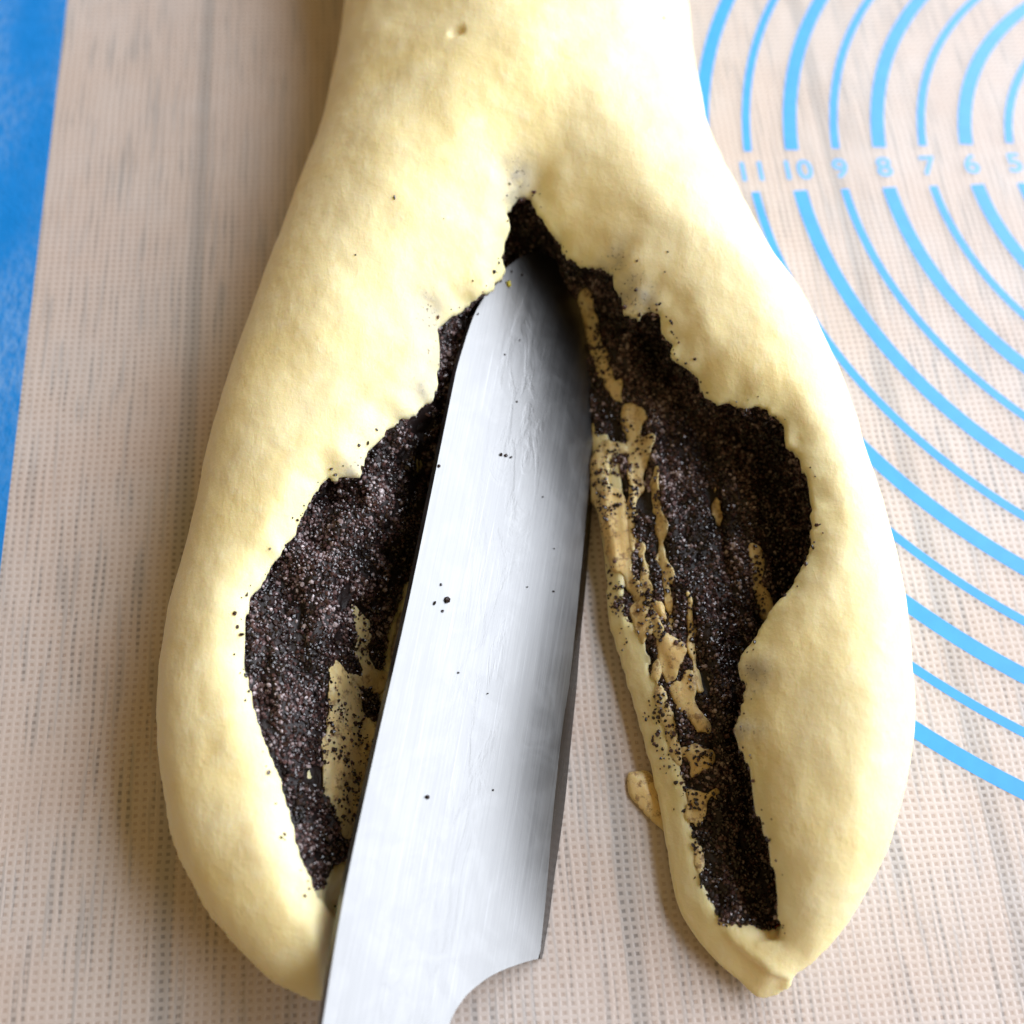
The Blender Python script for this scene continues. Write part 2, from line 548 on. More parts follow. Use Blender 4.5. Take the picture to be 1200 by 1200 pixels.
IN_L2 = [(-39.45, -87.64), (-31.12, -75.51), (-19.11, -48.1), (-5.42, -5.95), (2.14, 13.99), (9.79, 20.66)]
IN_R = [(43.63, -111.56), (40.8, -110.88), (37.82, -107.81), (33.58, -103.66), (29.95, -98.52), (27.4, -92.71), (26.58, -85.54), (26.15, -75.05), (24.68, -60.39), (22.19, -44.94), (19.73, -30.77), (20.08, -20.38), (20.08, -7.43), (20.28, 6.04), (18.66, 16.62), (14.4, 20.41), (9.79, 20.66)]
OUT_L = [(-34.97-2.0, 210.0), (-34.97, 165.0)] + list(OUT_L)
OUT_R = [(57.13+1.0, 210.0), (57.13+1.0, 165.0)] + list(OUT_R)
TOPCAP = [OUT_L[0], (OUT_L[0][0]+8, 228.0), (0.5*(OUT_L[0][0]+OUT_R[0][0]), 236.0), (OUT_R[0][0]-8, 228.0), OUT_R[0]]
oL, oR = smooth_line(OUT_L), smooth_line(OUT_R)
iL1, iL2, iR = smooth_line(IN_L1), smooth_line(IN_L2), smooth_line(IN_R)
WHOLE = np.vstack([oL, iL1[1:], iL2[1:], iR[::-1][1:], oR[::-1][1:], np.array(TOPCAP)[::-1][1:-1]])
OUTER = [np.vstack([np.array(TOPCAP)[::-1], oL]), oR]

# height of the skin's crest
HT = Surface([(6.58, 113.22, 50.0), (5.04, 92.19, 49.0), (-18.76, 101.6, 46.0), (32.15, 97.71, 48.0), (9.27, 149.27, 50.0), (-28.72, 46.41, 40.0), (-16.47, 62.67, 43.0), (23.67, 71.04, 43.0), (-7.8, 78.18, 45.0), (6.19, 75.35, 39.0), (6.5, 68.93, 34.5), (0.88, 56.17, 35.0), (13.05, 56.81, 33.5), (36.14, 54.22, 46.0), (-18.29, 28.19, 32.5), (-17.93, 15.2, 32.0), (-30.29, 7.59, 31.5), (-46.74, -11.84, 31.5), (-60.13, -37.26, 31.5), (-55.85, -64.17, 29.0), (-45.58, -83.53, 27.0), (-40.44, -95.72, 24.5), (-43.0, -104.22, 23.0), (-36.72, 29.94, 38.0), (-51.61, 10.39, 36.0), (-60.34, -12.21, 34.0), (-64.99, -38.9, 32.0), (-63.62, -60.83, 31.0), (-56.16, -80.15, 30.0), (-50.1, -92.36, 28.0), (22.3, 48.16, 33.0), (29.34, 38.11, 31.5), (36.23, 30.39, 32.0), (47.05, 10.7, 32.0), (60.81, 2.13, 32.5), (64.26, -18.9, 33.0), (58.3, -33.44, 31.5), (46.5, -46.0, 27.0), (42.69, -61.27, 25.0), (44.14, -78.28, 25.0), (45.04, -95.4, 21.0), (40.2, -103.75, 13.0), (33.72, -101.75, 9.0), (41.6, -108.4, 11.0), (49.65, 41.28, 42.0), (61.49, 15.53, 39.0), (70.11, -11.15, 37.0), (67.03, -35.92, 36.5), (59.53, -56.71, 36.0), (56.95, -72.76, 34.0), (54.05, -87.92, 31.0), (51.77, -99.17, 23.0), (45.82, -107.37, 15.0)])

# upper rim of the opening
LIP_L = [(-40.55, -89.65, 21.0), (-44.16, -87.76, 23.0), (-45.95, -83.42, 24.0), (-48.08, -77.62, 25.0), (-49.65, -72.0, 25.5), (-51.59, -64.63, 26.0), (-53.81, -58.87, 27.0), (-55.91, -52.2, 28.0), (-57.17, -46.93, 28.0), (-58.37, -41.72, 28.5), (-58.19, -34.54, 28.5), (-57.45, -29.06, 28.5), (-54.92, -25.47, 28.5), (-52.37, -20.87, 28.5), (-48.0, -16.3, 28.5), (-46.23, -11.48, 28.5), (-43.53, -5.62, 28.5), (-40.79, -2.72, 28.5), (-38.07, -3.28, 28.5), (-34.4, -2.05, 28.5), (-32.46, 3.02, 28.5), (-29.58, 7.08, 28.5), (-25.71, 10.87, 29.0), (-20.9, 13.86, 29.0), (-17.04, 15.84, 29.0), (-16.2, 21.32, 29.0), (-15.41, 29.55, 29.5), (-16.21, 32.94, 30.0), (-14.91, 35.66, 30.0), (-11.07, 38.05, 31.0), (-6.98, 41.04, 31.5), (-2.92, 43.1, 32.0), (0.09, 49.1, 31.5), (1.82, 56.41, 31.5), (3.09, 62.63, 31.5), (4.75, 68.45, 31.5)]
LIP_R = [(8.41, 67.77, 31.5), (10.41, 61.95, 31.0), (14.15, 55.74, 31.0), (16.43, 51.55, 30.5), (20.57, 48.41, 30.5), (25.43, 46.11, 30.0), (27.09, 41.19, 30.0), (28.39, 36.23, 29.5), (30.85, 34.56, 29.0), (33.41, 35.86, 29.0), (36.16, 33.83, 29.0), (36.01, 29.61, 29.0), (37.87, 27.2, 29.0), (36.66, 24.04, 29.0), (40.07, 21.58, 29.0), (42.03, 18.76, 29.0), (43.46, 13.76, 29.0), (45.9, 11.86, 29.0), (50.52, 10.3, 29.0), (55.33, 7.63, 29.0), (58.48, 4.9, 28.5), (59.94, 1.42, 28.0), (61.21, -2.28, 28.0), (63.37, -7.26, 28.0), (63.35, -14.5, 28.0), (62.03, -20.06, 27.0), (60.86, -24.39, 27.0), (58.74, -28.58, 26.5), (55.31, -33.04, 26.0), (51.17, -37.2, 25.0), (46.92, -42.26, 24.0), (43.51, -46.16, 23.5), (42.79, -49.09, 23.0), (43.59, -52.64, 22.5), (41.81, -57.78, 22.0), (40.21, -61.22, 22.0), (40.7, -64.76, 22.0), (41.95, -70.01, 22.0), (42.22, -76.78, 22.0), (43.42, -84.03, 20.5), (44.21, -89.55, 19.0), (44.52, -95.05, 18.0), (45.12, -99.86, 15.0)]
LIP_L = [p_[:2] for p_ in LIP_L]; LIP_R = [p_[:2] for p_ in LIP_R]
LOW = [(44.96, -101.2), (39.6, -101.29), (36.06, -99.76), (32.84, -98.24), (30.48, -95.49)] + [(26.16, -92.72), (20.11, -69.46), (14.32, -36.84), (9.72, -24.33), (-4.85, -62.35), (-20.26, -79.0), (-32.9, -90.67), (-38.86, -88.45)]
CUT = np.vstack([np.array(LIP_L), np.array(LIP_R), np.array(LOW)])

# the cut face inside the opening
FLOOR = Surface([(-0.06, 52.07, 22.5), (-9.93, 41.28, 23.5), (-14.96, 29.23, 23.5), (-19.04, 16.07, 25.0), (-28.85, 7.87, 25.0), (-34.76, -1.24, 24.0), (-44.06, -7.52, 24.0), (-48.6, -16.29, 24.0), (-56.3, -27.07, 23.0), (-58.2, -38.16, 23.0), (-56.04, -52.33, 22.0), (-50.82, -68.0, 22.0), (-46.8, -81.08, 21.0), (-42.63, -88.56, 18.0), (-8.14, 37.15, 18.0), (-14.57, 22.44, 19.5), (-22.94, 8.62, 21.0), (-28.48, -1.31, 20.0), (-44.64, -38.03, 20.0), (-48.15, -45.16, 20.0), (-48.13, -55.83, 20.0), (-45.71, -66.07, 19.0), (-44.19, -75.98, 18.0), (-41.18, -83.75, 14.0), (-25.95, -3.3, 15.0), (-31.91, -13.86, 16.0), (-37.32, -23.62, 16.0), (-40.02, -33.21, 16.0), (-42.29, -44.36, 16.0), (-43.9, -56.65, 15.0), (-43.28, -67.14, 15.0), (-41.29, -76.89, 12.0), (-19.59, 8.03, 4.5), (-25.18, -11.51, 4.5), (-31.45, -25.94, 5.0), (-36.37, -35.63, 8.0), (-38.44, -45.91, 7.5), (-38.13, -56.94, 7.0), (-37.4, -65.97, 7.0), (-38.6, -73.75, 7.0), (-36.05, -77.9, 5.0), (-39.08, -86.45, 8.0), (-6.96, 21.01, 5.0), (3.01, 43.78, 7.0), (-15.5, -22.24, 3.5), (-22.64, -51.41, 3.0), (-28.83, -69.35, 3.0), (6.46, 62.25, 10.0), (6.87, 68.85, 22.0), (7.36, 70.0, 27.0), (20.58, 5.03, 6.0), (20.38, -12.46, 5.5), (19.87, -24.95, 5.0), (22.25, -43.28, 5.0), (24.88, -60.64, 5.0), (26.1, -76.98, 5.0), (27.66, -90.82, 5.0), (32.06, -99.48, 6.0), (34.13, -100.43, 8.0), (21.04, 30.42, 7.0), (19.49, 46.72, 9.0), (25.69, -26.61, 8.5), (28.0, -46.63, 8.5), (30.16, -65.44, 8.5), (30.89, -82.97, 8.0), (32.5, -93.2, 8.5), (27.63, 38.63, 13.0), (29.85, 29.36, 12.0), (32.95, 19.94, 11.5), (34.75, 10.28, 12.0), (36.09, -8.29, 13.5), (36.83, -24.91, 13.0), (38.11, -36.85, 12.5), (38.9, -51.99, 11.5), (40.16, -66.43, 10.0), (39.19, -80.35, 9.5), (39.1, -92.13, 9.5), (42.39, 1.57, 10.5), (44.14, -9.32, 10.0), (42.2, -19.89, 10.0), (49.02, -2.26, 13.0), (49.06, -17.34, 13.0), (49.16, -26.92, 11.0), (61.44, 5.81, 9.0), (65.22, -7.89, 9.0), (60.12, -20.34, 8.5), (51.34, -32.08, 8.0), (45.74, -43.57, 7.5), (43.86, -58.64, 7.0), (44.98, -73.22, 6.5), (45.67, -85.5, 6.5), (45.49, -95.67, 7.5), (43.34, 26.85, 11.0), (38.39, 38.74, 12.0), (33.11, 50.27, 14.0), (24.71, 54.94, 17.0), (16.88, 60.29, 20.0), (39.75, -100.34, 10.0), (70.9, -8.68, 10.0), (45.27, -99.86, 9.0), (-41.33, -2.15, 18.0), (-36.73, -4.15, 19.0), (-46.93, -14.04, 18.5), (-30.16, -6.59, 22.5), (-35.08, -11.42, 22.5), (-40.3, -19.11, 22.5), (-47.57, -27.22, 22.0), (-51.47, -38.1, 21.5), (-52.83, -25.78, 19.0)], lam=0.04)

# where the filling lies (the rim of bare dough at the right foot stays out of it)
FILL = np.vstack([np.array(LIP_L), np.array(LIP_R),
  np.array([(45.53, -100.36), (42.78, -99.19), (40.36, -98.05), (37.34, -97.35), (34.57, -97.31), (32.31, -96.18), (31.61, -93.85), (31.37, -88.21), (30.52, -80.53), (29.64, -72.65), (28.67, -63.64), (27.68, -54.35), (26.9, -45.75), (26.24, -38.89), (24.64, -34.82), (21.44, -31.01), (19.28, -24.36), (18.26, -13.83), (17.98, -5.18), (19.37, 8.13), (18.15, 16.27)]),
  np.array([(2.09, 19.34), (-4.77, -2.03), (-19.29, -52.14), (-31.77, -81.6), (-38.35, -88.48)])])

RES = 0.8
bx0, by0, bz0 = -100.0, -118.0, -2.4
nx, ny, nz = int(196/RES), int(362/RES), int(58/RES)
gx = bx0+RES*np.arange(nx); gy = by0+RES*np.arange(ny); gz = bz0+RES*np.arange(nz)
X, Y = np.meshgrid(gx, gy, indexing='ij')
in_whole = inside(X, Y, WHOLE)
d_all = seg_dist(X, Y, WHOLE, True)
sgn = np.where(in_whole, 1.0, -1.0)
d_out = np.where(in_whole, np.minimum(seg_dist(X, Y, OUTER[0]), seg_dist(X, Y, OUTER[1])), -d_all)
d_l1 = np.where(in_whole, seg_dist(X, Y, iL1), -d_all)
d_in = np.where(in_whole, np.minimum(seg_dist(X, Y, iL2), seg_dist(X, Y, iR)), -d_all)
H = np.clip(HT(X, Y), 6, 54)
wob = fbm(X, Y, 0*X, 26, 3, 2)*0.9 + noise(X, Y, 0*X, 9, 5)*0.35
rag = noise(X, Y, 0*X, 4.2, 11)*0.7+noise(X, Y, 0*X, 2.0, 13)*0.3
d_cut = sdist(X, Y, CUT)+rag*np.interp(Y, [-40, -5], [0.3, 1.1])
near = np.exp(-np.clip(-d_cut, 0, 60)/4.5)
north = np.clip((Y+20)/60, 0, 1)
H = H + wob*(0.5+0.5*north) + near*noise(X, Y, 0*X, 5, 23)*1.8*(0.4+0.6*north)
# gas blisters and dimples under the skin
for _ in range(46):
    bx_, by_, br_ = rng.uniform(-75, 70), rng.uniform(-95, 120), rng.uniform(1.3, 3.6)
    H = H + rng.choice([1, 1, -0.8])*0.11*br_*np.exp(-((X-bx_)**2+(Y-by_)**2)/br_**2)
# the skin rolls down towards the rim
H = H - 2.8*np.clip(1-np.clip(-d_cut, 0, 99)/7.0, 0, 1)**2
Rr = np.interp(Y, [-120, -40, 20, 70, 120], [25, 29, 33, 42, 50])
floor = FLOOR(X, Y)
floor = np.clip(floor, 1.5, 40)
H = np.where(d_cut > 0.9, np.maximum(H, floor+5.0), H)
Rr = np.where(d_cut > 0.9, np.minimum(Rr, np.clip(0.8*d_out, 3, 99)), Rr)
d_fill = sdist(X, Y, FILL)+noise(X, Y, 0*X, 4, 31)*1.0+noise(X, Y, 0*X, 1.6, 33)*0.7
dl_ = np.minimum(seg_dist(X, Y, np.array(LIP_L)[1:]), seg_dist(X, Y, np.array(LIP_R)[:-2]))
d_fill = np.maximum(d_fill, 9.0-dl_)
lump = fbm(X, Y*0.42, 0*X, 5.5, 41, 3)*2.6
# lengthwise folds in the right half, along the run of the rolled layers
fa_, fb_ = (30.41, 34.2), (35.63, -93.58)
fd = np.array(fb_)-np.array(fa_); fd /= np.linalg.norm(fd)
al = (X-fa_[0])*fd[0]+(Y-fa_[1])*fd[1]; ac = -(X-fa_[0])*fd[1]+(Y-fa_[1])*fd[0]
ac = ac+1.5*noise(al, 0*al, 0*al, 22, 103)
fold = noise(ac, al*0.09, 0*ac, 3.6, 101)*2.6+noise(ac, al*0.12, 0*ac, 1.9, 107)*1.1+noise(X, Y, 0*X, 3.0, 109)*0.6
lump = np.where(X > np.interp(Y, [-120, 60], [10, 12]), fold*np.clip((d_fill-0.5)/4, 0, 1), lump)

def shell(H, d, R, z, z0f=0.42):
    """rounded, slightly undercut loaf section: negative inside"""
    z0 = np.minimum(z0f*H, 17.0)
    q = np.clip(R-d, 0, None)/R
    p = np.where(z > z0, (z-z0)/np.maximum(H-z0, 1.0), (z0-z)/z0)
    e = np.where(z > z0, 2.0, 3.0)
    s = (q**2.0+np.abs(p)**e)
    s = np.sqrt(s)-1
    return s*np.minimum(R, np.maximum(H-z0, 4.0))*0.9

def fields(X, Y, H, d_out, d_l1, d_in, Rr, d_cut, floor, d_fill, gz):
    """skin field, opening field on the grid"""
    Z = gz[None, None, :]
    c = lambda A: A[:, :, None]
    fo = shell(c(H), c(d_out), c(Rr), Z)
    f1 = shell(c(np.minimum(H, 25)), c(d_l1), 7.0, Z, 0.45)
    f1 = np.where(Z > 25, np.maximum(Z-60, 7.0-np.clip(c(d_l1), -9, 40)), f1)
    f1 = np.where(c(d_l1) > 8, -20.0, f1)
    fi = shell(8.0, c(d_in), 4.0, Z, 0.5)
    fi = np.where((Z > 4), np.clip((Z-4)/4, 0, 1)*4.0-np.clip(c(d_in), -9, 40), fi)
    S = np.maximum(np.maximum(fo, f1), fi)
    S = np.maximum(S, -Z)
    V = np.maximum(-(c(d_cut)+0.38*np.clip(c(H)-1.0-Z, 0, 9)), c(floor)-Z)           # the opening: negative in the void
    V = np.where(c(d_cut) < 0, np.maximum(V, S+2.1), V)      # the skin keeps its thickness over the hollow
    return S, V, Z
S, V, Z = fields(X, Y, H, d_out, d_l1, d_in, Rr, d_cut, floor+lump*0.7, d_fill, gz)
VB = np.maximum(np.maximum(V-2.2, S+1.8), -d_fill[:, :, None])
body = np.maximum(S, -np.minimum(V, VB))
# a burst bubble near the top of the roll
BUB = (-7.87, 106.27)
bub = np.sqrt(((X-BUB[0])/2.6)**2+((Y-BUB[1])/1.9)**2)[:, :, None]
body = np.maximum(body, (1-np.sqrt(bub**2+((Z-bilinear(H, bx0, by0, RES, np.array([BUB[0]]), np.array([BUB[1]]))[0]+0.4)/2.0)**2))*-1.0*-2.0*-1.0*-1.0)
v, q = solid(body, (bx0, by0, bz0), RES)
n = vnormals(v, q)
amp = 0.16*fbm(v[:, 0], v[:, 1], v[:, 2], 6.5, 51, 2)+0.05*noise(v[:, 0], v[:, 1]*0.5, v[:, 2], 1.8, 55)
v = v+n*np.where(v[:, 2:3] > 1.0, amp[:, None], 0)
dc = bilinear(d_cut, bx0, by0, RES, v[:, 0], v[:, 1])
THIN = [(-18.52, 33.28, 30.0), (-17.53, 25.25, 30.0), (-19.39, 17.56, 30.0), (5.16, 70.79, 36.0), (4.77, 65.69, 36.0), (28.6, 39.69, 31.0), (31.77, 37.87, 31.0), (26.31, 47.02, 32.0), (42.36, -52.39, 25.0), (40.48, -61.99, 25.0), (44.41, -50.71, 25.0), (-17.93, 37.91, 30.0), (-35.8, -1.2, 29.0)]
thin = np.zeros(len(v))
for (tx, ty, tz), rad in zip(THIN, (4.5, 3.5, 3, 4.5, 4, 5, 4, 4, 4, 4, 4, 4.5, 2.5)):
    thin = np.maximum(thin, np.exp(-((v[:, 0]-tx)**2+(v[:, 1]-ty)**2+0.3*(v[:, 2]-tz)**2)/rad**2))
thin = np.clip(thin*0.9, 0, 1)
new_mesh('dough_skin', v, q, M_dough, roll, True, {'thin': thin})

# ---- thin layers of rolled dough showing between the layers of filling
LAYERS = {
 'a': [(20.27, 54.75), (22.76, 53.86), (23.48, 44.4), (24.5, 38.13), (26.34, 31.93), (28.07, 27.02), (28.1, 23.7), (26.39, 24.97), (24.13, 30.83), (22.49, 37.0), (21.09, 43.77)],
 'b': [(27.92, 21.47), (30.72, 20.85), (32.67, 18.41), (31.44, 13.4), (33.86, 11.67), (32.6, 6.54), (29.8, 0.04), (27.63, -6.36), (26.18, -15.18), (25.7, -9.46), (26.98, -1.99), (27.89, 5.68), (28.02, 13.59)],
 'c': [(21.82, 12.98), (24.37, 13.76), (27.84, 11.73), (28.03, 9.88), (24.39, 10.31), (23.26, 7.4), (23.72, 2.42), (25.42, -2.12), (25.9, -6.53), (25.54, -14.68), (25.78, -19.33), (26.56, -24.15), (27.48, -27.69), (25.3, -26.54), (23.59, -21.28), (21.54, -16.98), (20.25, -12.67), (19.81, -5.75), (19.27, 0.44), (19.7, 6.47)],
 'd': [(29.51, -36.54), (32.58, -37.71), (34.21, -40.94), (32.73, -43.56), (30.3, -46.28), (29.84, -41.25)],
 'e': [(30.97, -48.23), (33.45, -47.82), (35.17, -44.87), (35.83, -48.16), (34.82, -51.31), (36.73, -54.79), (37.55, -57.99), (35.13, -58.2), (32.96, -53.99), (31.26, -51.64)],
 'f': [(31.8, -61.03), (34.78, -61.96), (37.31, -62.12), (37.66, -64.68), (35.29, -65.97), (32.67, -67.76), (31.89, -64.3)],
 'g': [(31.81, -70.01), (34.39, -70.89), (37.35, -70.38), (36.1, -72.76), (33.68, -74.52), (32.76, -78.43), (31.63, -77.67), (31.43, -74.02)],
 'h': [(52.92, -18.41), (54.29, -18.49), (54.56, -21.67), (53.75, -25.37), (55.21, -28.35), (56.5, -31.08), (55.07, -32.62), (53.74, -30.1), (52.45, -26.12)],
 'i': [(46.65, -1.9), (47.64, -1.95), (47.76, -6.3), (48.08, -10.6), (47.17, -11.39), (46.62, -7.31)],
 'j': [(24.75, -29.55), (27.88, -26.08), (30.15, -28.06), (31.45, -29.96), (31.55, -33.59), (29.66, -31.87), (28.28, -30.58), (28.01, -35.77), (25.5, -37.59)],
 'k': [(-41.1, -38.67), (-38.75, -41.9), (-36.95, -44.49), (-36.13, -49.26), (-33.08, -51.32), (-32.42, -53.77), (-34.42, -61.47), (-35.65, -68.48), (-38.4, -74.36), (-40.83, -74.02), (-41.47, -69.31), (-43.03, -66.57), (-43.66, -57.24), (-43.25, -51.22), (-42.08, -44.16)],
 'l': [(-37.36, -26.47), (-34.75, -28.24), (-34.71, -34.59), (-33.67, -38.17), (-31.46, -38.89), (-32.49, -42.49), (-35.43, -42.3), (-38.37, -41.35), (-35.39, -40.38), (-36.59, -35.26)],
 'n': [(-34.64, -38.34), (-33.0, -39.61), (-31.78, -42.39), (-34.01, -43.01)],
 'o': [(28.02, -42.29), (28.93, -46.99), (30.04, -52.76), (30.81, -58.03), (30.75, -63.89), (29.81, -62.74), (28.81, -56.42), (27.44, -49.75), (26.93, -44.94)],
 'p': [(22.39, 48.36), (23.32, 49.08), (24.28, 41.94), (26.01, 34.42), (24.41, 33.28), (23.02, 40.01)],
 'r': [(32.7, 1.76), (33.64, 1.26), (33.71, -16.44), (33.13, -32.36), (31.84, -33.47), (31.89, -18.42)],
 's': [(27.8, -14.39), (29.07, -15.31), (29.45, -27.78), (30.38, -35.46), (28.95, -36.17), (27.79, -28.69)],
 't': [(36.46, -28.95), (37.36, -29.41), (37.06, -40.86), (37.44, -48.56), (36.23, -49.23), (35.75, -40.78)],
 'q': [(31.58, -80.61), (33.04, -81.56), (32.95, -84.62), (31.61, -86.55), (31.1, -83.98)],
}
# filling: a lining of the opening under the skin
LAYERS_GRID = np.full(X.shape, -9.0)
for poly in LAYERS.values():
    LAYERS_GRID = np.maximum(LAYERS_GRID, sdist(X, Y, smooth_line(poly, 4, True)))
lining = np.maximum(np.maximum(np.maximum(V-2.6, S+1.7), -V-0.0), -d_fill[:, :, None]-0.2)
v, q = solid(lining, (bx0, by0, bz0), RES)
n = vnormals(v, q)
amp = 1.0*fbm(v[:, 0], v[:, 1]*0.7, v[:, 2], 3.2, 61, 3)+0.3*fbm(v[:, 0], v[:, 1], v[:, 2], 9, 63, 2)
dcv = bilinear(d_cut, bx0, by0, RES, v[:, 0], v[:, 1])
lyv = bilinear(LAYERS_GRID, bx0, by0, RES, v[:, 0], v[:, 1])
amp = np.where(lyv > -0.6, np.minimum(amp, 0)*0.5-0.35, amp+0.1)
v = v+n*np.where(dcv > -0.2, amp, np.minimum(amp, 0)*0.5-0.1)[:, None]
fill = new_mesh('poppy_filling', v, q, M_paste, roll, True)
tag(fill, kind='stuff')
FV, FQ = v, n
FILL_V, FILL_Q = v, q

layer_polys = []
fl = floor
for key, poly in LAYERS.items():
    pl = smooth_line(poly, 4, True)
    layer_polys.append(pl)
    lo, hi = pl.min(0)-2.5, pl.max(0)+2.5
    r = 0.3
    lx = lo[0]+r*np.arange(int((hi[0]-lo[0])/r)); ly = lo[1]+r*np.arange(int((hi[1]-lo[1])/r))
    LX, LY = np.meshgrid(lx, ly, indexing='ij')
    d = sdist(LX, LY, pl)+0.3+noise(LX, LY*0.5, 0*LX, 1.8, 71)*0.9+noise(LX, LY*0.6, 0*LX, 1.0, 73)*0.4
    fz = bilinear(floor+lump*0.7, bx0, by0, RES, LX, LY)
    rise = 0.5
    topz = fz+0.25+rise*np.sqrt(np.clip(d/1.6, 0, 1))+0.25*noise(LX, LY*0.5, 0*LX, 2.5, 77)
    botz = fz-1.6
    z0 = float(botz.min())-0.6; z1 = float(topz.max())+0.6
    lz = z0+r*np.arange(int((z1-z0)/r)+1)
    LZ = lz[None, None, :]
    f = np.maximum(np.maximum(-d[:, :, None]*0.8, LZ-topz[:, :, None]), botz[:, :, None]-LZ)
    v, q = solid(f, (lo[0], lo[1], z0), r)
    new_mesh('dough_layer', v, q, M_layer, roll, True)

# ---- a thin flap of dough squeezed out on to the mat
FLAP = [(20.55, -64.32), (22.66, -63.9), (25.24, -64.26), (27.13, -68.43), (28.33, -74.85), (28.83, -79.32), (26.59, -76.87), (23.99, -74.19), (21.13, -70.4), (20.12, -67.96)]
pl = smooth_line(FLAP, 5, True)
lo, hi = pl.min(0)-2, pl.max(0)+2
r = 0.35
lx = lo[0]+r*np.arange(int((hi[0]-lo[0])/r)); ly = lo[1]+r*np.arange(int((hi[1]-lo[1])/r)); lz = -0.4+r*np.arange(14)
LX, LY = np.meshgrid(lx, ly, indexing='ij')
d = sdist(LX, LY, pl)
f = np.maximum(np.maximum(-d[:, :, None]*0.7, lz[None, None, :]-(0.6+1.7*np.sqrt(np.clip(d/3.5, 0, 1)))[:, :, None]), 0.12-lz[None, None, :])
v, q = solid(f, (lo[0], lo[1], -0.4), r)
new_mesh('dough_flap', v, q, M_layer, roll, True)

# ---- poppy seeds
t_ = (1+5**0.5)/2
ICO = np.array([(-1, t_, 0), (1, t_, 0), (-1, -t_, 0), (1, -t_, 0), (0, -1, t_), (0, 1, t_), (0, -1, -t_), (0, 1, -t_), (t_, 0, -1), (t_, 0, 1), (-t_, 0, -1), (-t_, 0, 1)])/math.sqrt(1+t_*t_)
ICF = np.array([(0, 11, 5), (0, 5, 1), (0, 1, 7), (0, 7, 10), (0, 10, 11), (1, 5, 9), (5, 11, 4), (11, 10, 2), (10, 7, 6), (7, 1, 8), (3, 9, 4), (3, 4, 2), (3, 2, 6), (3, 6, 8), (3, 8, 9), (4, 9, 5), (2, 4, 11), (6, 2, 10), (8, 6, 7), (9, 8, 1)])
def grains(name, pos, size, parent, mat, tone):
    n = len(pos)
    A = rng.normal(size=(n, 3, 3))
    Q = np.linalg.qr(A)[0]
    sc = size[:, None]*rng.uniform(0.6, 1.3, (n, 3))*0.5
    jit = rng.uniform(0.74, 1.22, (n, 12, 1))
    v = np.einsum('nij,nkj->nki', Q, ICO[None]*jit*sc[:, None, :])+pos[:, None, :]
    f = ICF[None]+12*np.arange(n)[:, None, None]
    return new_mesh(name, v.reshape(-1, 3), f.reshape(-1, 3), mat, parent, False, {'tone': np.repeat(tone, 12)})
def tones(n, pos=None):
    t = rng.beta(1.5, 2.4, n)
    if pos is not None: t = np.clip(t+0.03+0.34*fbm(pos[:, 0], pos[:, 1], pos[:, 2], 6.0, 97, 3), 0, 1)
    k = rng.random(n) < 0.035
    t[k] = rng.uniform(0.9, 1.0, k.sum())
    return t
# bed of seeds all over the faces of the filling that look into the opening
v, q = FILL_V, FILL_Q
ctr = v[q].mean(1)
fn = np.cross(v[q[:, 1]]-v[q[:, 0]], v[q[:, 2]]-v[q[:, 1]]); ar = np.linalg.norm(fn, axis=1); fn = fn/(ar[:, None]+1e-9)
fx = bilinear(floor, bx0, by0, RES, ctr[:, 0], ctr[:, 1]); fc = bilinear(d_cut, bx0, by0, RES, ctr[:, 0], ctr[:, 1])
face_ok = ((fn[:, 2] > 0.25) & (ctr[:, 2] > fx-1.6) & (fc > -0.6)) | ((fc > -4.6) & (fc < 0) & (ctr[:, 2] > fx-1.2) & (fn[:, 2] > -0.6)) | ((np.abs(fc) < 1.3) & (ctr[:, 2] > fx-0.5))
NS = 46000
w = np.where(face_ok, ar, 0); w /= w.sum()
pick = rng.choice(len(q), NS, p=w)
uu = rng.random((NS, 2))
A_, B_, D_ = v[q[pick, 0]], v[q[pick, 1]], v[q[pick, 3]]
pos = A_+(B_-A_)*uu[:, :1]+(D_-A_)*uu[:, 1:]
pos = pos+fn[pick]*rng.uniform(-0.1, 0.3, (NS, 1))
keep = np.ones(NS, bool)
for pl in layer_polys:
    d = sdist(pos[:, 0], pos[:, 1], pl)
    keep &= (d < rng.uniform(-0.3, 1.5, NS)**1) | (rng.random(NS) < (0.10 if len(keep) else 0))
pos = pos[keep]
o = grains('poppy_seeds', pos, rng.uniform(0.6, 1.1, len(pos))+0.35*(rng.random(len(pos)) < 0.12), roll, M_seed, tones(len(pos), pos))
tag(o, kind='stuff')

# strays: on the layers, on the bare rim and over the lip
def top_height(x, y):
    dcut = bilinear(d_cut, bx0, by0, RES, x, y)
    fl_ = bilinear(floor, bx0, by0, RES, x, y)
    return dcut, fl_
deps = bpy.context.evaluated_depsgraph_get()
skin_obj = [o for o in roll.children if o.name.startswith('dough_skin')][0]
surf = [o for o in roll.children if o.name.startswith(('dough_skin', 'dough_layer'))]
from mathutils.bvhtree import BVHTree
def bvh_of(objs):
    vs, fs, k = [], [], 0
    for o in objs:
        me = o.data
        co = np.empty(len(me.vertices)*3, np.float32); me.vertices.foreach_get('co', co)
        vs.append(co.reshape(-1, 3)/MM)
        qi = np.empty(len(me.loops), np.int32); me.loops.foreach_get('vertex_index', qi)
        fs.append(qi.reshape(-1, 4)+k); k += len(me.vertices)
    return BVHTree.FromPolygons(np.vstack(vs).tolist(), np.vstack(fs).tolist())
tree = bvh_of(surf)
def drop(x, y):
    hit = tree.ray_cast(Vector((x, y, 90)), Vector((0, 0, -1)))
    return hit[0].z if hit[0] is not None else None
stray = []
